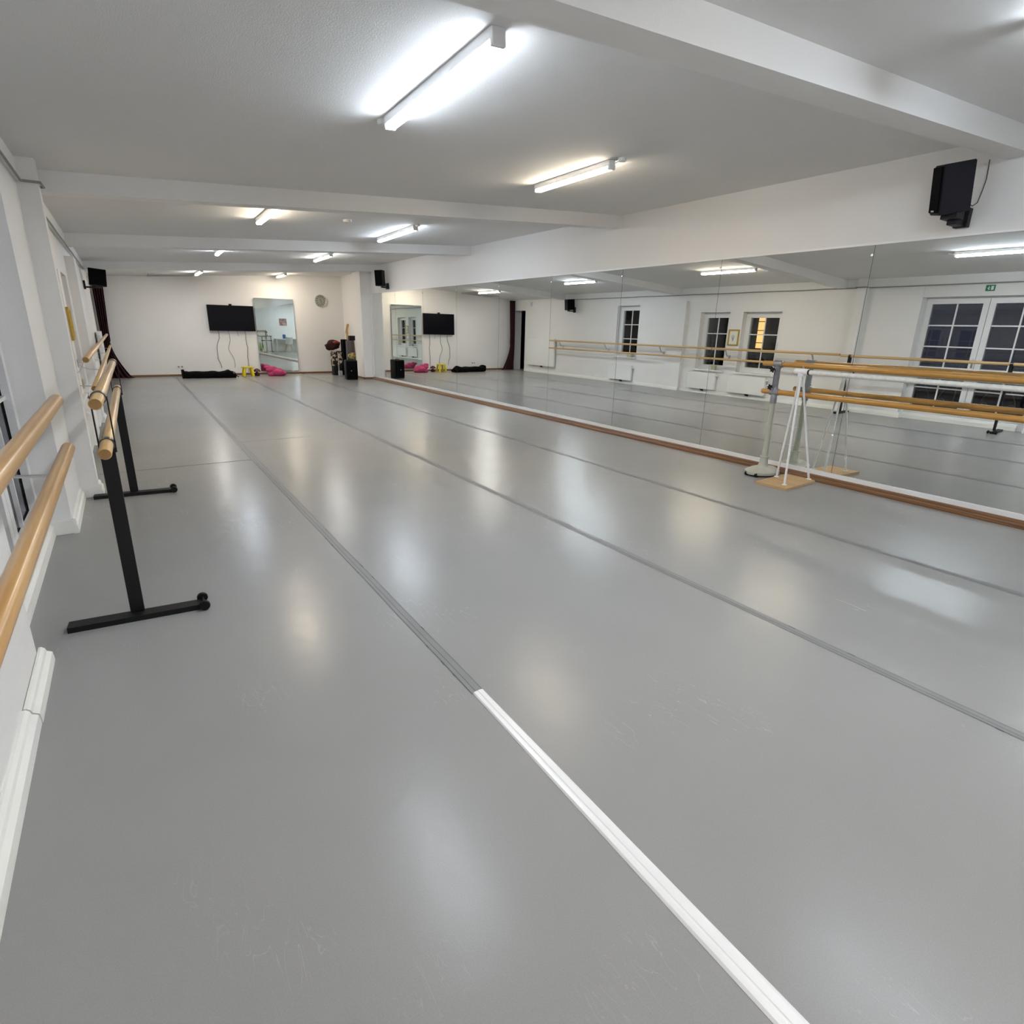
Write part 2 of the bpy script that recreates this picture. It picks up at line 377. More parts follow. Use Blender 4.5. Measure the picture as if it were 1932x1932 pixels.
# ------------------------------------------------------------------ windows and doors of the left wall
def muntin_grid(bm, x, y0, y1, z0, z1, cols, rows, w=.022):
    for i in range(1, cols): c = y0 + (y1-y0)*i/cols; box(bm, x-.008, x+.014, c-w/2, c+w/2, z0, z1)
    for j in range(1, rows): c = z0 + (z1-z0)*j/rows; box(bm, x-.008, x+.0135, y0, y1, c-w/2, c+w/2)
def ring(bm, x0, x1, y0, y1, z0, z1, w, wb=None):
    wb = wb or w
    box(bm, x0, x1, y0, y0+w, z0, z1); box(bm, x0, x1, y1-w, y1, z0, z1); box(bm, x0, x1, y0+w, y1-w, z0, z0+wb); box(bm, x0, x1, y0+w, y1-w, z1-w, z1)
for k in (1, 2, 3):
    y0, y1, z0, z1 = WIN[k]
    e = sempty('window_%d' % k)
    f = bm_new(); ring(f, -.74, -.66, y0, y1, z0, z1, .055); ring(f, -.73, -.64, y0+.05, y1-.05, z0+.05, z1-.05, .075)
    fr_ = struct('window_frame', f, M['pvc'], e)
    f = bm_new(); muntin_grid(f, -.685, y0+.12, y1-.12, z0+.12, z1-.12, 2, 3); struct('muntins', f, M['pvc'], e)
    f = bm_new(); box(f, -.70, -.694, y0+.12, y1-.12, z0+.12, z1-.12); struct('pane', f, M['glass'], e)
    f = bm_new(); box(f, -.66, -.445, y0-.02, y1+.02, z0-.025, z0+.008, .006); struct('window_sill', f, M['white_gloss'], e)
    f = bm_new(); box(f, -.64, -.615, y0+.075, y0+.10, 1.22, 1.30, .004); box(f, -.62, -.605, y0+.08, y0+.095, 1.12, 1.25, .004); struct('handle', f, M['pvc'], e)

# french door
DY0, DY1, DZ0, DZ1 = 2.86, 4.79, .10, 2.17
e = sempty('door_1')
f = bm_new(); box(f, -.76, -.64, DY0, DY1, 0, .12); ring(f, -.76, -.66, DY0, DY1, DZ0, DZ1, .04); struct('door_frame', f, M['pvc'], e)
mid = (DY0+DY1)/2
for (a, b_, side) in ((DY0+.035, mid-.004, 1), (mid+.004, DY1-.035, -1)):
    f = bm_new(); ring(f, -.73, -.635, a, b_, .125, DZ1-.03, .085, .10); lf = struct('door_leaf', f, M['pvc'], e)
    f = bm_new(); muntin_grid(f, -.675, a+.085, b_-.085, .225, DZ1-.115, 2, 5); part('muntins', f, M['pvc'], lf)
    f = bm_new(); box(f, -.69, -.684, a+.085, b_-.085, .225, DZ1-.115); part('pane', f, M['glass'], lf)
    f = bm_new(); ring(f, -.684, -.676, a+.079, b_-.079, .219, DZ1-.109, .0065); part('gasket', f, M['rubber'], lf)
f = bm_new(); box(f, -.635, -.622, mid+.02, mid+.05, .98, 1.14, .004); tube(f, [(-.62,mid+.035,1.10),(-.585,mid+.035,1.10),(-.575,mid+.06,1.10),(-.575,mid+.15,1.10)], .009, 10)
struct('handle', f, M['steel'], e, True)

# wrought iron balustrade outside the french door
e = thing('balustrade', 'curly grey wrought iron balustrade outside the dark glazed double door', 'railing', loc=(-1.12, 3.82, 0))
f = bm_new(); tube(f, [(0,-1.0,1.0),(0,1.0,1.0)], .014, 8); tube(f, [(0,-1.0,.12),(0,1.0,.12)], .012, 8); part('rail', f, M['iron'], e)
for y in (-1.0, -.33, .33, 1.0):
    f = bm_new(); tube(f, [(0,y,-.0),(0,y,1.0)], .011, 8); part('post', f, M['iron'], e)
for y in (-.66, 0, .66):
    f = bm_new()
    for s in (-1, 1):
        pts = []
        for i in range(46):
            t = i/45*2.6*PI; r = .02 + .13*t/(2.6*PI); pts.append((0, y + s*(.15 - r*math.cos(t)*.9), .72 + r*math.sin(t)))
        tube(f, pts, .008, 6)
        pts = [(0, y + s*(.12 - (.02+.10*t)*math.cos(t*6.5)), .33 + (.02+.10*t)*math.sin(t*6.5)) for t in [i/30 for i in range(31)]]
        tube(f, pts, .008, 6)
        tube(f, [(0,y+s*.02,.12),(0,y+s*.10,.45),(0,y+s*.28,.80),(0,y+s*.30,1.0)], .007, 6)
    part('scroll', f, M['iron'], e)

# outside: ground, neighbouring house with a lit stair window, hedge
bm = bm_new(); box(bm, -14, -.96, -6, 26, -.35, -.12); g = struct('ground', bm, M['asphalt'])
e = thing('neighbour_house', 'dark neighbouring house with a tall lit stair window seen through the middle window', 'house', loc=(-6.0, 11.0, -.12))
f = bm_new(); box(f, -3, 0, -.15, .75, 0, 6); box(f, -3, -.4, .75, 5.0, 0, 6); part('wall', f, M['facade'], e)
f = bm_new(); box(f, 0, .03, .28, .52, 1.16, 2.25); w_ = part('lit_window', f, M['litwin'], e)
f = bm_new()
for z in (1.33, 1.72, 2.0): box(f, .03, .05, .27, .53, z-.012, z+.012)
box(f, .03, .05, .27, .285, 1.16, 2.25); box(f, .03, .05, .515, .53, 1.16, 2.25); part('glazing_bars', f, M['black'], e)
f = bm_new()
for i in range(60):
    c = (-3.4+random.uniform(-.3,.3), 6 + i*.17, .35+random.uniform(-.2,.28)); bmesh.ops.create_icosphere(f, subdivisions=2, radius=random.uniform(.28,.42), matrix=Matrix.Translation(c))
for v in f.verts: v.co += Vector((random.uniform(-.04,.04),)*3)
tag(obj('hedge', f, M['hedge'], loc=(-3.4, 11, 0)), 'dark clipped hedge outside the windows at night', 'hedge')

# second door (corner doorway) : frame lining + white leaf standing open into the passage
e = sempty('door_2')
f = bm_new(); box(f, -.75, -.49, 17.04, 17.06, 0, 2.09); box(f, -.86, -.49, 17.82, 17.84, 0, 2.09); box(f, -.75, -.49, 17.06, 17.82, 2.07, 2.09); struct('door_lining', f, M['white_gloss'], e)
f = bm_new(); box(f, -1.52, -.78, 16.98, 17.02, .01, 2.05, .003); struct('door_leaf', f, M['white_gloss'], e)
f = bm_new(); tube(f, [(-1.44,17.02,1.03),(-1.44,17.07,1.03),(-1.34,17.07,1.03)], .009, 8); struct('handle', f, M['steel'], e, True)
f = bm_new()
prof = [(.02,1.62),(.09,1.58),(.16,1.45),(.20,1.1),(.24,.7),(.26,.42),(.22,.36)]
lathe(f, [(r*(.9), z) for r, z in prof], (-1.12, 18.15, 0), 'Z', 20)
for v in f.verts:
    a = math.atan2(v.co.y-18.15, v.co.x+1.12); s = 1+.12*math.sin(5*a); v.co.x = -1.12+(v.co.x+1.12)*s; v.co.y = 18.15+(v.co.y-18.15)*.6*s
tag(obj('coat', f, M['black_matte'], smooth=True, loc=(-1.12,18.15,.4)), 'dark coat hanging in the passage behind the corner doorway', 'coat')

# ------------------------------------------------------------------ floor seams and cover strip
for i, x in enumerate((1.008, 2.628, 4.215)):
    bm = bm_new()
    y0 = 1.72 if i == 0 else YF
    def q(x0, x1, z): 
        n = 60
        A = []; 
        for k in range(n+1):
            y = y0 + (YB-.1-y0)*k/n; j = .0015*math.sin(k*1.7+i)
            A.append((bm.verts.new((x0+j, y, z)), bm.verts.new((x1+j, y, z)), y))
        for a, b_ in zip(A, A[1:]): bm.faces.new((a[0], a[1], b_[1], b_[0]))
    q(x-.026, x+.026, .0010)
    struct('floor_tape_%d' % (i+1), bm, M['tape'])
    bm = bm_new(); q(x-.0275, x-.024, .0013); q(x-.006, x-.003, .0013); q(x+.024, x+.027, .0013)
    # broken little nicks along the edge
    for k in range(26):
        y = random.uniform(y0, 9); s = random.choice((-1, 1)); box(bm, x+s*.026-.003, x+s*.026+.003, y, y+random.uniform(.01,.04), .0012, .0018)
    struct('floor_seam_%d' % (i+1), bm, M['tape_dark'])
bm = bm_new(); box(bm, -.45, 1.0, 6.583, 6.590, .0008, .0016); box(bm, 1.03, 1.9, 7.66, 7.665, .0008, .0014); struct('floor_seam_4', bm, M['tape_dark'])
bm = bm_new()
A = []
prof = [(0,.001),(.10,.007),(.30,.009),(.34,.0075),(.42,.0075),(.46,.0095),(.80,.009),(.93,.006),(1,.001)]
for k in range(41):
    t = k/40; y = 1.722 + (-.7-1.722)*t
    xa = .986 - .034*t; xb = 1.036 - .002*t
    A.append([bm.verts.new((xa+(xb-xa)*p[0], y, p[1])) for p in prof])
for a, b_ in zip(A, A[1:]):
    for k in range(len(prof)-1): bm.faces.new((a[k], a[k+1], b_[k+1], b_[k]))
bm.faces.new(A[0]); bm.faces.new(list(reversed(A[-1])))
tag(obj('cover_strip', bm, M['white_gloss'], loc=(1.0,.5,0)), 'white plastic cover strip lying over the nearest floor seam', 'strip')

# ------------------------------------------------------------------ mirrors on the right wall
edges = [-.35, 1.24, 2.836, 4.475, 6.058, 7.638, 9.18, 10.79, 12.37, 13.95, 15.50]
names = ['first mirror panel of the right wall, nearest the camera and mostly outside the picture',
 'mirror panel behind the middle of the amber barre rails', 'mirror panel behind the grey barre post and white tripod',
 'mirror panel beside the grey barre post, showing the framed drawing between two windows', 'mirror panel showing the barre and the pilaster shadow',
 'mirror panel showing the single far window over a radiator', 'mirror panel showing the corner doorway and dark red curtain',
 'mirror panel showing the blank end wall and the floor mats', 'mirror panel showing the television', 'last narrow mirror panel beside the white column']
proto = None
for i, (a, b_) in enumerate(zip(edges, edges[1:])):
    e = thing('wall_mirror', names[i], 'mirror', 'mirror panels along the right wall', loc=(mx_(a), a, 0))
    f = bm_new(); g_ = .0022; a2, b2 = g_, b_-a-g_
    def P(y, z, d): return (mx_(a+y, z)-mx_(a)+d, y, z)
    hexa(f, [P(a2,.096,0),P(a2,.096,.005),P(b2,.096,.005),P(b2,.096,0),P(a2,2.246,0),P(a2,2.246,.005),P(b2,2.246,.005),P(b2,2.246,0)])
    part('glass', f, M['mirror'], e)
    f = bm_new(); hexa(f, [P(0,.096,.0055),P(0,.096,.008),P(b_-a,.096,.008),P(b_-a,.096,.0055),P(0,2.246,.0055),P(0,2.246,.008),P(b_-a,2.246,.008),P(b_-a,2.246,.0055)])
    part('backing', f, M['tape_dark'], e)
    f = bm_new(); lathe(f, [(.011,-.006),(.011,-.002),(.007,.0)], (-.001+.0015*2.17, .012, 2.16), 'X', 14); part('clip', f, M['steel'], e)

# ------------------------------------------------------------------ LED batten lights
def lamp(label, x, y0, y1, matk, drop=0., box_at=None, xr=0., lobj=False):
    L_ = y1 - y0; ym = (y0+y1)/2
    e = thing('batten_light', label, 'ceiling light', 'LED batten lights on the ceiling', loc=(x, ym, cz(x, drop)))
    e.rotation_euler = (0, -math.atan(SL), xr)
    f = bm_new(); box(f, -.034, .034, -L_/2, L_/2, -.044, .0, .003); part('housing', f, M['white_gloss'], e)
    for s in (-1, 1):
        f = bm_new(); box(f, -.0345, .0345, s*L_/2-.012, s*L_/2+.012, -.072, 0, .006); part('end_cap', f, M['pvc'], e)
    f = bm_new(); prof = [(-.0305,-.0445),(-.0295,-.060),(-.020,-.071),(.020,-.071),(.0295,-.060),(.0305,-.0445)]
    h_ = L_/2-.013; A = [f.verts.new((p[0], -h_, p[1])) for p in prof]; B = [f.verts.new((p[0], h_, p[1])) for p in prof]
    for k in range(5):
        q_ = f.faces.new((A[k], A[k+1], B[k+1], B[k])); q_.material_index = 1 if k in (0, 4) else 0
    part('diffuser', f, [M[matk], M[matk.replace('led_', 'led_side_')]], e)
    if box_at is not None:
        bx, by = box_at
        f = bm_new(); lathe(f, [(.032,0),(.032,-.02),(.026,-.028)], (bx, by, 0), 'Z', 20); part('junction_box', f, M['pvc'], e)
        sy = -1 if by < 0 else 1
        f = bm_new(); tube(f, [(0, sy*(L_/2+.008), -.02), (bx*.3, sy*(L_/2+.03), -.03), (bx*.8, by-sy*.04, -.02), (bx, by, -.014)], .004, 8); part('lead', f, M['pvc'], e, True)
    return e
lamp('long cool white batten light nearest the camera, on the left of the ceiling', 1.515, 2.42, 3.72, 'led_cool', box_at=(-.02, .72), xr=-.03)
lamp('warm white batten light in the second ceiling bay, right of the near one', 3.55, 3.93, 4.98, 'led_warm', box_at=(.03, -.62), xr=-.012)
lamp('warm batten light peeping out below the second beam, left row', 1.57, 6.87, 8.07, 'led_warm', xr=-.02)
lamp('cool white batten light in the third ceiling bay, right row', 3.63, 7.95, 9.45, 'led_cool', box_at=(.0, -.83), xr=-.03)
lamp('small looking cool batten light in the fourth bay, left row', 1.63, 11.2, 12.35, 'led_cool', xr=-.02)
lamp('pinkish warm batten light in the fourth bay, right row', 3.68, 12.1, 13.4, 'led_mid', box_at=(0, -.75), xr=-.03)
lamp('last batten light on the left, mostly behind the farthest beam', 1.70, 15.4, 16.6, 'led_mid', drop=.10)
lamp('last batten light on the right, in front of the end wall', 3.78, 16.55, 17.5, 'led_warm', drop=.10)
lamp('batten light above the right edge of the picture, nearest bay', 3.50, .05, 1.22, 'led_cool')
lamp('batten light above and behind the camera', 1.45, -.35, .85, 'led_mid')

# smoke detector, ceiling access panel
e = thing('smoke_detector', 'small white round smoke detector between the two lamp rows', 'smoke detector', loc=(2.60, 7.80, cz(2.60)))
f = bm_new(); lathe(f, [(.055,0),(.055,-.018),(.045,-.030),(.0,-.032)], (0,0,0), 'Z', 28, True); part('body', f, M['pvc'], e, True)
f = bm_new(); lathe(f, [(.0565,-.012),(.0565,-.015)], (0,0,0), 'Z', 28); part('vent_slot', f, M['duct'], e)
bm = bm_new(); zc = cz(1.25, .10); hexa(bm, [(.72,16.9,cz(.72,.125)),(1.72,16.9,cz(1.72,.125)),(1.72,17.75,cz(1.72,.125)),(.72,17.75,cz(.72,.125)),(.72,16.9,cz(.72,.10)),(1.72,16.9,cz(1.72,.10)),(1.72,17.75,cz(1.72,.10)),(.72,17.75,cz(.72,.10))])
tag(obj('ceiling_panel', bm, mat('panel_grey', (.42,.41,.40), .8), loc=(1.2,17.3,zc)), 'flat grey access panel on the ceiling by the end wall', 'ceiling panel')

# cable along the left band
bm = bm_new()
pts = [(-.460, YF+.02, 2.372), (-.460, 4.78, 2.368), (-.448, 4.80, 2.366), (-.448, 5.70, 2.366), (-.34, 5.73, 2.372), (-.335, 5.92, 2.372), (-.455, 5.95, 2.37)] + [(-.458, 6+k*.55, 2.368+.004*math.sin(k*2.1)) for k in range(1, 16)] + [(-.458, 14.8, 2.37)]
tube(bm, pts, .009, 8); tag(obj('ceiling_cable', bm, M['duct'], smooth=True, loc=(-.45,7,2.37)), 'thin grey cable running under the ceiling along the window wall', 'cable')
e = thing('alarm_box', 'small white alarm box high on the wall beside the corner doorway', 'alarm', loc=(-.5, 16.74, 2.26))
f = bm_new(); box(f, 0, .05, -.06, .06, -.07, .08, .006); part('housing', f, M['pvc'], e)
f = bm_new(); box(f, .05, .053, -.05, -.03, -.05, .06); part('strip', f, M['duct'], e)

# exit sign
e = thing('exit_sign', 'small green emergency exit sign above the glazed double door', 'sign', loc=(-.499, 3.83, 2.29))
f = bm_new(); box(f, 0, .006, -.065, .065, -.048, .048, .001); part('panel', f, M['green'], e)
f = bm_new()
box(f, .006, .0075, -.045, -.01, -.030, .030)   # door field
prism(f, [(.006,-.028),(.022,-.028),(.034,-.006),(.044,-.006),(.044,.002),(.030,.002),(.026,.012),(.012,.014),(.004,.004),(.008,.0),(.014,.006),(.018,-.006),(.008,-.020)], 'X', .006, .0078)
bmesh.ops.create_circle(f, cap_ends=True, radius=.006, segments=12, matrix=Matrix.Translation((.0079, .022, .024)) @ Matrix.Rotation(PI/2, 4, 'Y'))
part('pictogram', f, M['paper'], e)

# picture between the windows
e = thing('picture', 'gold framed pencil drawing between the two middle windows', 'picture', loc=(-.5, 8.585, 1.372))
f = bm_new()
for (a, b_, c, d) in ((-.145,-.11,-.185,.185),(.11,.145,-.185,.185),(-.11,.11,-.185,-.15),(-.11,.11,.15,.185)): box(f, 0, .028, a, b_, c, d, .006)
part('frame', f, M['gold'], e)
f = bm_new(); box(f, .002, .012, -.11, .11, -.15, .15); part('sheet', f, M['paper'], e)
f = bm_new()
for a in (-.5, -.2, .1, .35, .6): strip(f, [(.0135, .01, -.09), (.0135, .01+.05*a, 0.), (.0135, .01+.09*a, .07-.06*abs(a))], .010, .001, (0,.8,.3))
part('drawing', f, M['pencil'], e)

# things on the sills
bm = bm_new(); box(bm, -.58, -.49, 11.86, 12.02, .749, .86, .01); tag(obj('small_box', bm, M['sponge'], loc=(-.54,11.94,.75)), 'pale green box on the sill of the single far window', 'box')
bm = bm_new(); box(bm, -.58, -.49, 9.00, 9.12, .589, .70, .01); tag(obj('small_box', bm, M['sponge'], loc=(-.54,9.06,.59)), 'pale green box on the sill of the window left of the gold picture', 'box')

# ------------------------------------------------------------------ radiators
def radiator(label, y0, y1, z0, z1):
    w = y1-y0; h = z1-z0
    e = thing('radiator', label, 'radiator', 'white radiators on the window wall', loc=(XL, (y0+y1)/2, z0))
    f = bm_new(); box(f, .085, .097, -w/2, w/2, 0, h, .004); box(f, .035, .05, -w/2+.01, w/2-.01, .01, h-.01)
    part('panel', f, M['radiator'], e)
    for y_ in (-w/2-.004, w/2):
        f = bm_new(); box(f, .036, .096, y_, y_+.004, .005, h); part('side_cover', f, M['radiator'], e)
    f = bm_new(); box(f, .03, .097, -w/2, w/2, h, h+.006)
    n = int(w/.05)
    for i in range(n):
        y = -w/2+.03+i*(w-.06)/n; box(f, .045, .085, y, y+.022, h+.006, h+.0065)
    part('top_grille', f, M['radiator'], e)
    for s in (-.3, .3):
        f = bm_new(); box(f, 0.001, .035, s*w-.015, s*w+.015, .05, h-.05); part('wall_bracket', f, M['radiator'], e)
    f = bm_new(); lathe(f, [(.018,0),(.022,.02),(.022,.055),(.016,.06)], (.065, -w/2-.065, h-.05), 'Y', 16); part('thermostat', f, M['pvc'], e, True)
    f = bm_new(); box(f, .03, .075, -.07, .0, -.045, -.0, .006); tube(f, [(.05,-.05,-.04),(.02,-.05,-.05),(.001,-.05,-.05)], .009, 8); part('valve', f, M['black_plastic'], e)
    return e
radiator('low white radiator under the window with the lit house behind', 7.56, 8.52, .11, .51)
radiator('low white radiator under the window left of the gold picture', 8.90, 9.73, .11, .51)
radiator('low white radiator under the single far window', 11.72, 12.64, .10, .51)
radiator('large tall white radiator beside the corner doorway', 15.27, 16.78, .25, 1.15)

# ------------------------------------------------------------------ wall barres
def bracket_bm(xw, xb, zl, zu):
    f = bm_new(); zm = zl+.045
    box(f, xw+.001, xw+.008, -.02, .02, zm-.045, zm+.045, .002)
    strip(f, [(xw+.008,0,zm-.01),(xw+.05,0,zm-.045),(xw+.11,0,zm-.068),(xb-.03,0,zl-.030),(xb+.01,0,zl-.027)], .036, .005, (0,1,0))
    strip(f, [(xw+.008,0,zm+.01),(xw+.06,0,zm+.015),(xw+.13,0,zm+.06),(xb-.04,0,zu-.045),(xb,0,zu-.027)], .036, .005, (0,1,0))
    return f
def wall_barre(label, y0, y1, zl, zu, xl, xu, brs, matk):
    e = thing('wall_barre', label, 'barre', 'wooden barres along the window wall', loc=(0,0,0))
    for nm, x, z in (('rail', xu, zu), ('rail', xl, zl)):
        f = bm_new(); tube(f, [(x,y0,z),(x,y0+.004,z),(x,(y0+y1)/2,z),(x,y1-.004,z),(x,y1,z)], [.022,.0245,.0245,.0245,.022], 24)
        r = part(nm, f, M[matk], e, True)
        f = bm_new(); lathe(f, [(.0215,-.0012),(.0215,.0)], (x,y0,z), 'Y', 24); part('end_grain', f, M['endgrain'], r)
        f = bm_new(); lathe(f, [(.0215,.0),(.0215,.0012)], (x,y1,z), 'Y', 24); part('end_grain', f, M['endgrain'], r)
    for y, xw in brs:
        f = bracket_bm(xw, xu-.0, zl, zu); bmesh.ops.translate(f, verts=f.verts[:], vec=(0,y,0))
        part('bracket', f, M['steel'], e)
    return e
wall_barre('near double wooden barre running out of the picture past the glazed door', -.25, 3.0, .91, 1.112, -.262, -.268, [(2.62,-.50),(1.2,-.50),(-.1,-.5)], 'oak')
wall_barre('long double wooden barre on wall brackets along the windows', 5.96, 15.35, .872, 1.108, -.262, -.286, [(6.53,-.5),(8.63,-.5),(10.66,-.5),(12.77,-.5),(14.9,-.5)], 'pine')

# ------------------------------------------------------------------ black portable barre by the left wall
e = thing('portable_barre', 'black steel portable barre with two pale wooden rails beside the window wall', 'barre', loc=(-.125, 4.4, 0))
def lerp(a, b_, t): return a + (b_-a)*t
bx0, bx1 = -.012, .024     # x at near / far end (local)
for z in (1.097, .884):
    f = bm_new(); tube(f, [(bx0,-1.47,z),(bx0,-1.465,z),(bx1,1.445,z),(bx1,1.45,z)], [.022,.0255,.0255,.023], 28); r = part('rail', f, M['pine'], e, True)
    f = bm_new(); lathe(f, [(.0215,-.0012),(.0215,.0)], (bx0,-1.47,z), 'Y', 24); part('end_grain', f, M['endgrain'], r)
    f = bm_new(); lathe(f, [(.0215,0),(.0215,.0012)], (bx1,1.45,z), 'Y', 24); part('end_grain', f, M['endgrain'], r)
for yy, xx in ((-1.22, -.012), (1.27, .015)):
    f = bm_new(); box(f, xx-.03, xx+.03, yy-.015, yy+.015, .028, .850, .003)
    part('post', f, M['black'], e)
    f = bm_new(); hexa(f, [(xx-.285,yy-.045,.0),(xx+.28,yy-.095,0),(xx+.285,yy-.025,0),(xx-.28,yy+.03,0),(xx-.285,yy-.045,.028),(xx+.28,yy-.095,.028),(xx+.285,yy-.025,.028),(xx-.28,yy+.03,.028)])
    fb = part('foot', f, M['black'], e)
    f = bm_new(); tube(f, [(xx+.29,yy-.115,.030),(xx+.29,yy-.005,.030)], .007, 10); lathe(f, [(.024,-.012),(.026,-.006),(.026,.006),(.024,.012)], (xx+.29,yy-.11,.027), 'Y', 24); lathe(f, [(.024,-.012),(.026,-.006),(.026,.006),(.024,.012)], (xx+.29,yy-.005,.027), 'Y', 24)
    part('wheels', f, M['rubber'], e, True)
    xr_ = -.0085 if yy < 0 else .021
    for z in (1.097, .884):
        f = bm_new(); lathe(f, [(.0262,-.022),(.0305,-.022),(.0305,.022),(.0262,.022),(.0262,-.022)], (xr_, yy, z), 'Y', 28, False); part('clamp_ring', f, M['dark_chrome'], e, True)
    for q_ in (-1, 1):
        f = bm_new(); box(f, xr_+q_*.0315-.0025, xr_+q_*.0315+.0025, yy-.022, yy+.022, .86, 1.10, .001); part('side_strap', f, M['black'], e)
    f = bm_new(); box(f, xr_-.034, xr_+.034, yy-.022, yy+.022, .845, .862, .002); part('cross_plate', f, M['black'], e)

# ------------------------------------------------------------------ grey portable barre by the mirrors
gx = 5.526
e = thing('portable_barre', 'portable barre with beige grey post, cast head and two amber rails by the mirrors', 'barre', loc=(gx, 2.0, 0))
for z, y1 in ((1.157, 1.575), (.875, 1.545)):
    f = bm_new(); tube(f, [(0,-1.7,z),(0,-1.695,z),(0,y1-.005,z),(0,y1,z)], [.024,.0265,.0265,.024], 28); part('rail', f, M['amber'], e, True)
for yy in (1.405, -1.45):
    f = bm_new()
    tube(f, [(0,yy,.17),(0,yy,.84)], [.030,.022], 24); p = part('post', f, M['beige'], e, True)
    f = bm_new(); lathe(f, [(.031,.76),(.033,.80),(.030,.84),(.026,.85)], (0,yy,0), 'Z', 24)
    for z in (.875, 1.157): lathe(f, [(.0268,-.048),(.034,-.046),(.036,-.03),(.034,0),(.036,.03),(.034,.046),(.0268,.048)], (0,yy,z), 'Y', 24, False)
    tube(f, [(0,yy,.88),(0,yy,.93),(0,yy,1.10),(0,yy,1.15)], [.040,.026,.026,.036], 20)
    box(f, -.032, -.02, yy-.007, yy+.007, .92, 1.12, .002); box(f, -.03, -.018, yy-.022, yy-.016, .93, 1.11); box(f, -.03, -.018, yy+.016, yy+.022, .93, 1.11)
    part('head_casting', f, M['castgrey'], e, True)
    for z in (.925, 1.10):
        f = bm_new(); tube(f, [(-.03,yy+.02,z),(-.062,yy+.02,z)], .008, 10)
        star = []
        for k in range(12): r_ = .030 if k % 2 == 0 else .014; a = 2*PI*k/12+.2; star.append((yy+.02+r_*math.cos(a), z+r_*math.sin(a)))
        prism(f, star, 'X', -.078, -.056); part('knob', f, M['black_plastic'], e)
    # cast foot
    f = bm_new()
    lathe(f, [(.045,.20),(.046,.19),(.040,.185),(.044,.12),(.056,.09),(.085,.07)], (0,yy,0), 'Z', 24)
    out = []
    for k in range(40):
        a = 2*PI*k/40; rx = .225*(abs(math.cos(a))**.8)*(1 if math.cos(a)>=0 else -1); ry = .155*math.sin(a)*(1-.35*abs(math.cos(a))**2)
        out.append((rx, yy+ry))
    top = [(p[0]*.8, yy+(p[1]-yy)*.72) for p in out]
    A = [f.verts.new((p[0],p[1],.022)) for p in out]; B = [f.verts.new((p[0],p[1],.045)) for p in out]; C_ = [f.verts.new((p[0],p[1],.072)) for p in top]
    for X_, Y_ in ((A,B),(B,C_)):
        for k in range(40): f.faces.new((X_[k], X_[(k+1)%40], Y_[(k+1)%40], Y_[k]))
    f.faces.new(list(reversed(A))); f.faces.new(C_)
    ft = part('foot', f, M['beige'], e, True)
    f = bm_new()
    for sx in (-.19, .19):
        for sy in (-.055, .055): lathe(f, [(.020,-.014),(.022,0),(.020,.014)], (sx, yy+sy, .022), 'Y', 18)
    box(f, -.2, -.12, yy-.06, yy+.06, .012, .04)
    part('castors', f, M['rubber'], e, True)

# ------------------------------------------------------------------ white barre on rod tripods
wx = 5.40
e = thing('tripod_barre', 'chipped white pipe barre on a rod tripod with a square wooden board', 'barre', loc=(wx, 2.0, 0))
f = bm_new(); tube(f, [(0,-1.5,1.10),(0,1.04,1.104)], .0225, 24); part('pipe', f, mat('chipped_white_paint', (.72,.72,.68), .4, noise=.25, nscale=35), e, True)
for yy in (1.05, -1.45):
    s = 1 if yy > 0 else -1
    f = bm_new(); lathe(f, [(.0,-.065),(.030,-.065),(.030,.065),(.0,.065)], (0, yy+s*.03, 1.105), 'Y', 24, False); tube(f, [(0,yy+s*.03,1.06),(0,yy+s*.03,1.105)], .030, 16); part('tee_fitting', f, M['white_gloss'], e, True)
    f = bm_new(); lathe(f, [(.0232,-.006),(.0265,-.006),(.0265,.006),(.0232,.006)], (0, yy-s*.045, 1.104), 'Y', 24, False); part('rubber_ring', f, M['rubber'], e)
    f = bm_new(); tube(f, [(0,yy+s*.02,1.13),(0,yy+s*.02,1.15),(0,yy+s*.02,1.156)], [.006,.009,.009], 10); part('screw', f, M['steel'], e)
    f = bm_new(); hexa(f, [(-.283,yy-.175,0),(.30,yy-.135,0),(.305,yy+.185,0),(-.29,yy+.155,0),(-.283,yy-.175,.022),(.30,yy-.135,.022),(.305,yy+.185,.022),(-.29,yy+.155,.022)]); part('board', f, M['ply'], e)
    for dx, dy in ((-.165, -.08), (.075, .155), (.285, -.075)):
        f = bm_new(); tube(f, [(dx, yy+dy, .022), (dx*.07, yy+s*.03+dy*.06, 1.07)], .0105, 14); lathe(f, [(.024,.022),(.024,.027),(.014,.029)], (dx,yy+dy,0), 'Z', 16); part('leg', f, M['white_gloss'], e, True)

# ------------------------------------------------------------------ speakers
def speaker(label, loc, rot, w, d, h, tilt=0., badge=True):
    e = thing('wall_speaker', label, 'speaker', 'black loudspeakers high on the walls', loc=loc)
    e.rotation_euler = (Matrix.Rotation(tilt, 3, 'Y') @ Matrix.Rotation(rot, 3, 'Z')).to_euler()
    # local: front faces -Y, back narrower
    f = bm_new(); a = w/2; b_ = w*.36
    prism(f, [(-a,-d/2),(a,-d/2),(b_,d/2),(-b_,d/2)], 'Z', -h/2, h/2)
    es = [x for x in f.edges]; bmesh.ops.bevel(f, geom=es, offset=.006, segments=2, affect='EDGES')
    part('cabinet', f, M['spk_side'], e)
    f = bm_new(); box(f, -a+.012, a-.012, -d/2-.014, -d/2-.0005, -h/2+.02, h/2-.012, .004); gr = part('grille', f, M['black_matte'], e)
    if not badge: return e
    f = bm_new(); box(f, -.03, .03, -d/2-.0165, -d/2-.0145, -h/2+.028, -h/2+.040); part('badge', f, M['steel'], gr)
    return e
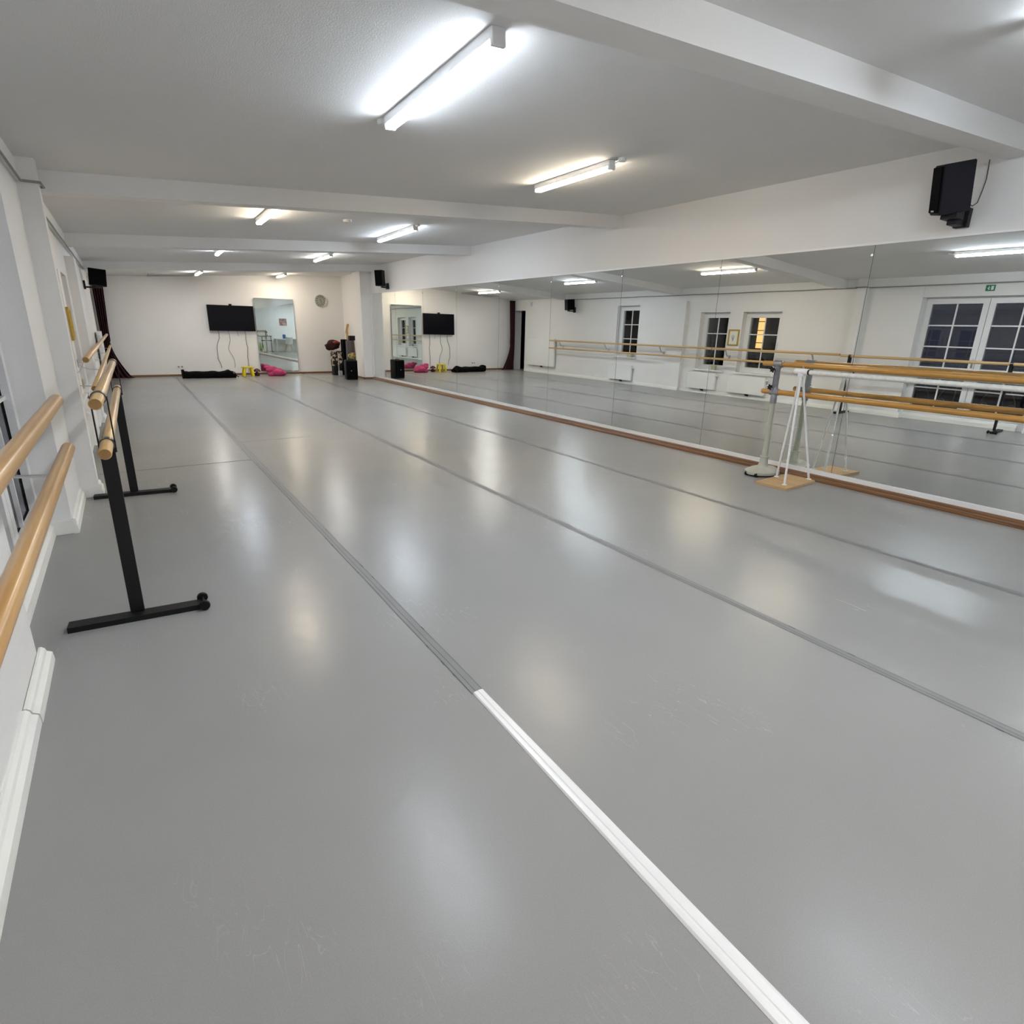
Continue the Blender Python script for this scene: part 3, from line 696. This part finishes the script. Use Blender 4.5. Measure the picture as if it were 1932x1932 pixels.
e = speaker('big black loudspeaker on a bracket at the right edge, above the mirrors', (5.575, 2.21, 2.570), math.radians(-141), .21, .215, .355, math.radians(-13))
f = bm_new(); hexa(f, [(5.56,2.14,2.35),(5.70,2.14,2.35),(5.70,2.25,2.35),(5.56,2.25,2.35),(5.56,2.14,2.40),(5.70,2.14,2.44),(5.70,2.25,2.44),(5.56,2.25,2.40)]); box(f, 5.64, 5.80, 2.16, 2.23, 2.315, 2.365, .004); box(f, 5.79, 5.845, 2.14, 2.24, 2.31, 2.45, .004); wpart('bracket', f, M['black'], e)
e2 = thing('speaker_cable', 'thin dark cable looping from the big speaker up to the beam', 'cable', loc=(5.8, 2.1, 2.6))
f = bm_new(); tube(f, [(-.09,.03,-.135),(-.02,.03,-.142),(.02,.015,-.115),(.028,.005,-.04),(.03,-.005,.05),(.03,.0,.13),(.02,.0,.185)], .0035, 8); part('wire', f, M['dark_cable'], e2, True)
e = speaker('black loudspeaker beside the top of the white column', (5.55, 14.38, 2.56), math.radians(-50), .21, .20, .37, math.radians(-2), False)
f = bm_new(); box(f, 5.56, 5.70, 14.32, 14.40, 2.335, 2.37, .004); box(f, 5.69, 5.735, 14.30, 14.42, 2.31, 2.45, .004); wpart('bracket', f, M['black'], e)
e = speaker('black loudspeaker under the farthest beam on the window wall', (-.255, 14.42, 2.205), math.radians(2), .29, .20, .32, math.radians(5), False)
f = bm_new(); box(f, -.47, -.22, 14.40, 14.44, 2.005, 2.035, .003); box(f, -.499, -.465, 14.37, 14.47, 1.98, 2.14, .003); box(f, -.27, -.22, 14.39, 14.45, 2.01, 2.06); wpart('bracket', f, M['black'], e)

# ------------------------------------------------------------------ end wall: television, mirror, clock, socket
e = thing('television', 'black flat television with a camera on top, hung on the end wall', 'television', loc=(2.548, YB-.075, 1.525))
e.rotation_euler = (math.radians(-1.5), 0, 0)
f = bm_new(); box(f, -.577, .577, -.02, .03, -.335, .335, .006); part('casing', f, M['black_plastic'], e)
f = bm_new(); box(f, -.567, .567, -.0225, -.0205, -.318, .327); part('screen', f, M['screen'], e)
f = bm_new(); box(f, -.035, .035, -.04, .02, .336, .372, .006); lathe(f, [(.012,-.046),(.012,-.04)], (0,0,.354), 'Y', 14); part('camera', f, M['black_plastic'], e)
f = bm_new(); box(f, -.2, .2, .03, .065, -.15, .15); part('wall_mount', f, M['black'], e)
cab = [('left dark cable dropping from the television to the floor mats', [(2.19,1.19),(2.185,1.0),(2.12,.78),(2.10,.45),(2.17,.2)], M['dark_cable']),
       ('middle pale cable dropping from the television', [(2.44,1.19),(2.45,.95),(2.40,.7),(2.50,.45),(2.50,.2)], M['duct']),
       ('right dark cable dropping from the television behind the yellow stool', [(2.86,1.19),(2.85,.95),(2.90,.75),(2.86,.5),(2.84,.06)], M['dark_cable'])]
for lb, pts, mm in cab:
    P3 = []
    for i in range(len(pts)-1):
        for k in range(4): t = k/4; P3.append((lerp(pts[i][0],pts[i+1][0],t)+.012*math.sin(i*2.+t*3), YB-.012, lerp(pts[i][1],pts[i+1][1],t)))
    P3.append((pts[-1][0], YB-.012, pts[-1][1]))
    f = bm_new(); tube(f, P3, .0055, 8); tag(obj('hanging_cable', f, mm, smooth=True, loc=(pts[0][0],YB-.01,.7)), lb, 'cable', 'cables hanging below the television')
f = bm_new(); tube(f, [(2.65,YB-.012,1.19),(2.66,YB-.012,1.12),(2.69,YB-.012,1.06)], .005, 8); tag(obj('hanging_cable', f, M['duct'], loc=(2.66,YB-.01,1.1)), 'short cable stub just under the television', 'cable', 'cables hanging below the television')

e = thing('standing_mirror', 'tall frameless mirror leaning on the end wall beside the television', 'mirror', loc=(3.69, YB-.045, .095))
e.rotation_euler = (math.radians(-.28), 0, 0)
f = bm_new(); box(f, -.52, .52, -.006, 0, 0, 1.99); part('glass', f, M['mirror_green'], e)
f = bm_new(); 
for q_ in ((-.524,-.52,-.004,1.994),(.52,.524,-.004,1.994)): box(f, q_[0], q_[1], -.008, .012, q_[2], q_[3])
box(f, -.524, .524, -.008, .012, -.004, 0); box(f, -.524, .524, -.008, .012, 1.99, 1.994); part('edge_strip', f, M['steel'], e)
for sx in (-.35, .35):
    f = bm_new(); box(f, sx-.02, sx+.02, -.014, .04, -.02, .006); part('clip', f, M['pvc'], e)

e = thing('wall_clock', 'round silver rimmed wall clock on the end wall', 'clock', loc=(5.01, YB-.005, 2.085))
f = bm_new(); lathe(f, [(.165,-.0),(.172,-.02),(.168,-.035),(.150,-.038),(.138,-.024),(.138,-.005)], (0,0,0), 'Y', 48, False); part('rim', f, M['clockrim'], e, True)
f = bm_new(); lathe(f, [(.142,-.004),(.142,-.018)], (0,0,0), 'Y', 48); part('face', f, M['clockface'], e)
f = bm_new()
for k in range(12):
    a = k*PI/6; r0, r1 = (.095, .13); w_ = .008
    p0 = Vector((math.sin(a)*r0, -.0195, math.cos(a)*r0)); p1 = Vector((math.sin(a)*r1, -.0195, math.cos(a)*r1)); strip(f, [p0, p1], .014, .002, (math.cos(a), 0, -math.sin(a)))
part('hour_marks', f, M['black'], e)
f = bm_new(); strip(f, [(0,-.022,0),(-.018,-.022,.05)], .010, .002, (1,0,.3)); part('hour_hand', f, M['black'], e)
f = bm_new(); strip(f, [(0,-.024,.01),(.028,-.024,-.085)], .008, .002, (1,0,.3)); part('minute_hand', f, M['black'], e)

e = thing('wall_socket', 'double white wall socket low on the end wall above the black bag', 'socket', loc=(1.165, YB, .245))
f = bm_new(); box(f, -.08, .08, -.012, 0, -.04, .04, .003); part('plate', f, M['pvc'], e)
f = bm_new()
lathe(f, [(.024,-.0135),(.024,-.012)], (-.04,0,0), 'Y', 18); part('insert', f, M['duct'], e)
f = bm_new(); lathe(f, [(.024,-.0135),(.024,-.012)], (.04,0,0), 'Y', 18); part('insert', f, M['duct'], e)

# ------------------------------------------------------------------ things on the floor by the end wall
def lumpy(bm, amp, sc_, seed=0):
    from mathutils import noise
    for v in bm.verts:
        n_ = noise.noise_vector(v.co*sc_ + Vector((seed, seed*.7, 0))); v.co += n_*amp
        if v.co.z < 0: v.co.z = 0
f = bm_new()
nx = 64; prof_n = 24; rings = []
for i in range(nx+1):
    t = i/nx; x = lerp(1.14, 2.37, t)
    hh = .155 + .018*abs(math.cos(t*PI*3.6)) + (.045 if t < .04 else 0) + (.035*max(0, 1-abs(t-.88)/.06)) - (.07*max(0, (t-.93)/.07))
    dd = .20; yc = lerp(17.22, 17.08, t)
    ring_ = []
    for k in range(prof_n):
        a = 2*PI*k/prof_n; cy_ = math.copysign(abs(math.cos(a))**.55, math.cos(a)); sz_ = math.copysign(abs(math.sin(a))**.7, math.sin(a))
        ring_.append(f.verts.new((x, yc+dd*cy_, hh/2+hh/2*sz_)))
    rings.append(ring_)
for a, b_ in zip(rings, rings[1:]):
    for k in range(prof_n): f.faces.new((a[k], a[(k+1)%prof_n], b_[(k+1)%prof_n], b_[k]))
f.faces.new(rings[0]); f.faces.new(rings[-1]); lumpy(f, .012, 9)
bag = tag(obj('gear_bag', f, M['black_matte'], smooth=True, loc=(1.75,17.15,0)), 'long low black bag lying by the end wall under the television', 'bag')
f = bm_new(); tube(f, [(.55,-.02,.16),(.62,-.05,.13),(.66,-.06,.04),(.70,-.1,.012)], .012, 8); part('strap', f, M['black_matte'], bag, True)

e = thing('stool', 'small bright yellow plastic stool between the black bag and red lamp', 'stool', loc=(2.735, 17.30, 0))
f = bm_new(); lathe(f, [(.0,.262),(.150,.262),(.163,.256),(.165,.240),(.155,.232),(.0,.232)], (0,0,0), 'Z', 36, False); part('seat', f, M['yellow'], e, True)
for k in range(4):
    a = PI/4 + k*PI/2; c, s_ = math.cos(a), math.sin(a)
    f = bm_new(); tube(f, [(c*.165,s_*.165,0),(c*.160,s_*.160,.02),(c*.138,s_*.138,.14),(c*.115,s_*.115,.238)], [.026,.032,.034,.028], 18); part('leg', f, M['yellow'], e, True)

e = thing('table_lamp', 'small maroon table lamp standing on the floor beside the yellow stool', 'lamp', loc=(2.985, 17.42, 0))
f = bm_new(); lathe(f, [(.0,0),(.055,0),(.065,.012),(.072,.05),(.055,.085),(.02,.10),(.012,.13)], (0,0,0), 'Z', 28); part('base', f, M['maroon2'], e, True)
f = bm_new(); lathe(f, [(.105,.115),(.07,.165),(.03,.195),(.0,.197)], (0,0,0), 'Z', 28, False); part('lamp_shade', f, M['maroon2'], e, True)

f = bm_new()
for c, r_, s_ in (((3.50,17.30,.09), .19, (1.05,1,.66)), ((3.38,17.32,.16), .14, (1.2,.9,.70)), ((3.25,17.37,.235), .085, (1.1,.8,.62)), ((3.60,17.28,.07), .13, (1.0,1,.75)), ((3.38,17.3,.06), .13, (1.1,1,.7))):
    mt = Matrix.Translation(c) @ Matrix.Diagonal((*s_, 1)); bmesh.ops.create_icosphere(f, subdivisions=4, radius=r_, matrix=mt)
lumpy(f, .028, 8, 3)
tag(obj('bean_cushion', f, M['pink'], smooth=True, loc=(3.45,17.35,0)), 'crumpled pink cushion in front of the standing mirror', 'cushion')

# floor speaker
e = thing('floor_speaker', 'black speaker cabinet standing on the floor in front of the column', 'speaker', loc=(5.05, 15.55, 0)); e.rotation_euler = (0,0,-.12)
f = bm_new(); box(f, -.155, .155, -.14, .14, 0, .52, .025); part('cabinet', f, M['black_plastic'], e, True)
f = bm_new(); box(f, -.14, .14, -.152, -.141, .03, .49, .004); gr = part('grille', f, M['black_matte'], e)
f = bm_new(); lathe(f, [(.012,-.158),(.012,-.152)], (-.02,0,.24), 'Y', 14); part('badge', f, M['steel'], gr)
f = bm_new(); tube(f, [(-.06,0,.52),(-.055,0,.535),(.055,0,.535),(.06,0,.52)], .008, 8); part('handle', f, M['black_plastic'], e)

# heap of cases in the corner
G = 'cases and instruments heaped in the corner'
e = thing('suitcase', 'black suitcase with cream print under the dark red bag', 'suitcase', loc=(5.13, 17.05, 0))
f = bm_new(); box(f, -.14, .14, -.12, .12, .27, .69, .02); part('body', f, M['print_bw'], e)
f = bm_new(); box(f, .0, .018, -.126, -.12, .08, .66); part('strap', f, M['paper'], e)
f = bm_new(); box(f, -.13, .12, -.11, .12, 0, .268, .01); tag(obj('black_box', f, M['black_plastic'], loc=(0,0,0)), 'plain black box under the printed suitcase', 'box'); 
bpy.data.objects['black_box'].location = (5.13, 17.05, 0)
f = bm_new()
for c, r_, s_ in (((0,0,.16),.15,(1.2,.9,.95)), ((-.12,0,.12),.10,(1,.9,1)), ((.1,0,.20),.11,(1.2,.9,.8))): bmesh.ops.create_icosphere(f, subdivisions=4, radius=r_, matrix=Matrix.Translation(c) @ Matrix.Diagonal((*s_,1)))
lumpy(f, .04, 9, 5)
rb = tag(obj('cloth_bag', f, M['red_bag'], smooth=True), 'dark red cloth bag lying on the printed suitcase', 'bag'); rb.location = (5.07, 17.13, .69)
f = bm_new(); bmesh.ops.create_icosphere(f, subdivisions=3, radius=.085, matrix=Matrix.Translation((.06,-.11,.24)) @ Matrix.Diagonal((1.2,.5,.5,1))); lumpy(f, .02, 12, 2); part('orange_lining', f, M['orange_cloth'], rb, True)
e = thing('instrument_case', 'tall black instrument case upright in the corner', 'case', loc=(5.335, 16.95, 0))
f = bm_new(); box(f, -.06, .08, -.12, .12, 0, 1.02, .02); part('shell', f, M['black_matte'], e)
f = bm_new(); box(f, .025, .035, -.124, -.119, .05, .98); part('zip', f, M['steel'], e)
e = thing('keyboard_case', 'grey upright case with pale piping behind the yellow printed bag', 'case', loc=(5.435, 16.72, 0))
f = bm_new(); box(f, -.10, .12, -.08, .08, .0, 1.0, .02); part('shell', f, M['grey_case'], e)
f = bm_new(); box(f, .02, .07, -.086, -.08, .55, .98); part('pocket', f, M['brown'], e)
f = bm_new(); box(f, -.09, .13, -.08, .06, 0, .13, .006); o = tag(obj('black_carton', f, M['black_plastic']), 'small black box balanced on the grey upright case', 'box'); o.location = (5.50, 16.69, 1.0)
f = bm_new(); bmesh.ops.create_icosphere(f, subdivisions=4, radius=.15, matrix=Matrix.Translation((0,0,.10)) @ Matrix.Diagonal((1.25,.7,.7,1))); lumpy(f, .03, 10, 8)
o = tag(obj('printed_bag', f, M['print_yellow'], smooth=True), 'yellow printed cloth bag lying over a brown box', 'bag'); o.location = (5.46, 16.45, .47)
f = bm_new(); box(f, -.15, .14, -.1, .1, 0, .47, .01); o = tag(obj('brown_box', f, M['brown']), 'brown box behind the floor speaker, under the yellow printed bag', 'box'); o.location = (5.46, 16.45, 0)
f = bm_new(); box(f, -.05, .05, -.05, .05, 0, .16, .012); o = tag(obj('grey_tub', f, mat('pale_grey_plastic', (.35,.36,.38), .4)), 'small pale grey tub on the floor beside the floor speaker', 'tub'); o.location = (5.06, 16.55, 0)
# electric guitar
e = thing('guitar', 'electric guitar with a pale wooden headstock rising above the cases', 'guitar', loc=(5.51, 17.27, 0)); e.rotation_euler = (-.05, .085, .45)
f = bm_new(); out = []
for k in range(48):
    a = 2*PI*k/48; r_ = .155*(1+.18*math.cos(2*a+PI)) * (1 + .10*math.cos(3*a)); out.append((r_*math.cos(a)*.95, .27+1.35*r_*math.sin(a)))
prism(f, out, 'Y', -.022, .022); part('body', f, M['maple'], e)
f = bm_new(); box(f, -.028, .028, -.03, -.004, .40, 1.18, .004); part('neck', f, M['maple'], e)
f = bm_new(); hs = [(-.024,1.16),(.024,1.16),(.030,1.20),(.018,1.26),(.03,1.32),(.045,1.40),(.050,1.45),(.030,1.47),(.008,1.455),(-.012,1.40),(-.035,1.28),(-.045,1.20)]
hs = [(p[0]*1.45, p[1]) for p in hs]; prism(f, hs, 'Y', -.026, -.010); hd = part('headstock', f, M['maple'], e)
for k in range(6):
    t = k/5; x = lerp(-.045, .005, t); z = lerp(1.21, 1.44, t); f = bm_new(); tube(f, [(x+.01,-.018,z),(x-.02,-.018,z+.004)], .003, 8); lathe(f, [(.008,-.004),(.008,.004)], (x-.024,-.018,z+.005), 'X', 10); part('tuner', f, M['steel'], hd)

# curtain in the corner
f = bm_new(); rows = 60; cols = 60; grid = []
for j in range(rows+1):
    t = j/rows; z = lerp(2.40, .0, t)
    xr_ = -.225 - .03*min(t/.5,1)*1.6 if t < .62 else lerp(-.29, .06, ((t-.62)/.38)**1.7)
    xl_ = -.455
    if t > .985: xr_ += .05*(t-.985)/.015
    row = []
    for i in range(cols+1):
        s_ = i/cols; x = lerp(xl_, xr_, s_); amp = .035 + .02*t
        y = 17.66 + amp*math.sin(s_*PI*9 + .6*math.sin(t*3)) - .10*max(0,t-.8)*s_
        row.append(f.verts.new((x, y, max(z,.002))))
    grid.append(row)
for j in range(rows):
    for i in range(cols): f.faces.new((grid[j][i], grid[j][i+1], grid[j+1][i+1], grid[j+1][i]))
cu = tag(obj('curtain', f, M['maroon'], smooth=True, loc=(-.3,17.66,0)), 'dark red curtain gathered in the corner beside the doorway', 'curtain')
md = cu.modifiers.new('thick', 'SOLIDIFY'); md.thickness = .006
f = bm_new(); tube(f, [(-.19,.0,2.41),(.12,.0,2.41)], .01, 10); part('curtain_rail', f, M['pvc'], cu)

# ------------------------------------------------------------------ near wall corner seen in the standing mirror
e = thing('desk', 'white desk against the wall behind the camera', 'desk', loc=(3.75, YF+.31, 0))
f = bm_new(); box(f, -.62, .62, -.30, .30, .70, .73, .003); part('desktop', f, M['desk'], e)
f = bm_new(); box(f, -.60, .60, -.05, -.035, .50, .70); part('modesty_panel', f, M['desk'], e)
for sx in (-.6, .58):
    for sy in (-.28, .26):
        f = bm_new(); box(f, sx, sx+.03, sy, sy+.03, 0, .70); part('leg', f, M['desk'], e)
e = thing('desk_chair', 'white shell chair with splayed legs at the desk', 'chair', loc=(3.76, .10, 0))
f = bm_new(); n_ = 14; g_ = []
for j in range(n_+1):
    t = j/n_; row = []
    for i in range(n_+1):
        s_ = i/n_*2-1
        if t < .5: y = -.20+.40*t/.5; z = .44+.02*s_*s_
        else: y = .20+.10*(t-.5)/.5; z = .44+.40*(t-.5)/.5+.03*s_*s_
        row.append(f.verts.new((s_*.22*(1-.15*abs(t-.5)*2), y - (.05*s_*s_ if t > .5 else 0), z)))
    g_.append(row)
for j in range(n_):
    for i in range(n_): f.faces.new((g_[j][i], g_[j][i+1], g_[j+1][i+1], g_[j+1][i]))
o = part('shell', f, M['desk'], e, True); o.modifiers.new('t', 'SOLIDIFY').thickness = .012
for sx in (-1, 1):
    for sy in (-1, 1):
        f = bm_new(); tube(f, [(sx*.21,sy*.2,0),(sx*.10,sy*.1,.44)], .014, 10); part('leg', f, M['ply'], e)
f = bm_new(); box(f, -.21, .21, 0, .012, -.2, .2); o = tag(obj('poster', f, M['poster']), 'reddish brown poster on the wall above the desk', 'poster'); o.location = (3.80, YF, 1.66)
f = bm_new(); box(f, -.08, .08, -.02, .02, 0, .24, .002); o = tag(obj('folder', f, M['blue']), 'upright blue folder on the white desk', 'folder'); o.location = (3.85, YF+.25, .73)
f = bm_new(); bmesh.ops.create_icosphere(f, subdivisions=4, radius=.26); o = tag(obj('exercise_ball', f, M['ball'], smooth=True), 'green exercise ball on the floor by the mirrors behind the camera', 'ball'); o.location = (5.30, -.3, .26)
e = thing('small_barre', 'small black portable barre behind the desk chair', 'barre', loc=(4.98, .12, 0))
for z in (.63, .87):
    f = bm_new(); tube(f, [(-.33,0,z),(.25,0,z)], .018, 12); part('rail', f, M['black'], e)
for sx in (-.28, .2):
    f = bm_new(); tube(f, [(sx,0,.02),(sx,0,.87)], .016, 10); part('post', f, M['black'], e)
    f = bm_new(); box(f, sx-.03, sx+.03, -.2, .2, 0, .025); part('foot', f, M['black'], e)

# ------------------------------------------------------------------ world, camera, view
w = bpy.data.worlds.new('night'); sc.world = w; w.use_nodes = True; w.cycles.sampling_method = 'NONE'
w.node_tree.nodes['Background'].inputs[0].default_value = (.10, .10, .16, 1); w.node_tree.nodes['Background'].inputs[1].default_value = .12

R_ = ((0.8322394267210668, -0.5539234795927929, 0.023373390143569563), (-0.14355102900681305, -0.256015016117633, -0.9559547131498297), (0.5355096998954135, 0.7922279282366289, -0.29258207573230355))
F, CX, CY = 1062.0214586131706, 968.9877741252518, 944.695168377778
cam = bpy.data.cameras.new('camera'); co = bpy.data.objects.new('camera', cam); COL.objects.link(co)
cam.sensor_width = 36; cam.sensor_fit = 'HORIZONTAL'; cam.lens = F/1932*36; cam.shift_x = (966-CX)/1932; cam.shift_y = (CY-966)/1932
cam.clip_start = .02; cam.clip_end = 100
mw = Matrix(((R_[0][0], -R_[1][0], -R_[2][0], 0), (R_[0][1], -R_[1][1], -R_[2][1], 0), (R_[0][2], -R_[1][2], -R_[2][2], 1.44), (0,0,0,1)))
co.matrix_world = mw
sc.camera = co
sc.view_settings.view_transform = 'Standard'; sc.view_settings.look = 'None'; sc.view_settings.gamma = 1; sc.view_settings.use_curve_mapping = False
sc.view_settings.exposure = 1.36
try:
    sc.cycles.max_bounces = 9; sc.cycles.diffuse_bounces = 4; sc.cycles.glossy_bounces = 6; sc.cycles.transparent_max_bounces = 8
    sc.cycles.caustics_reflective = True; sc.cycles.blur_glossy = 0.0; sc.cycles.sample_clamp_indirect = 0.0; sc.cycles.sample_clamp_direct = 0.0; sc.cycles.use_light_tree = False
except Exception: pass
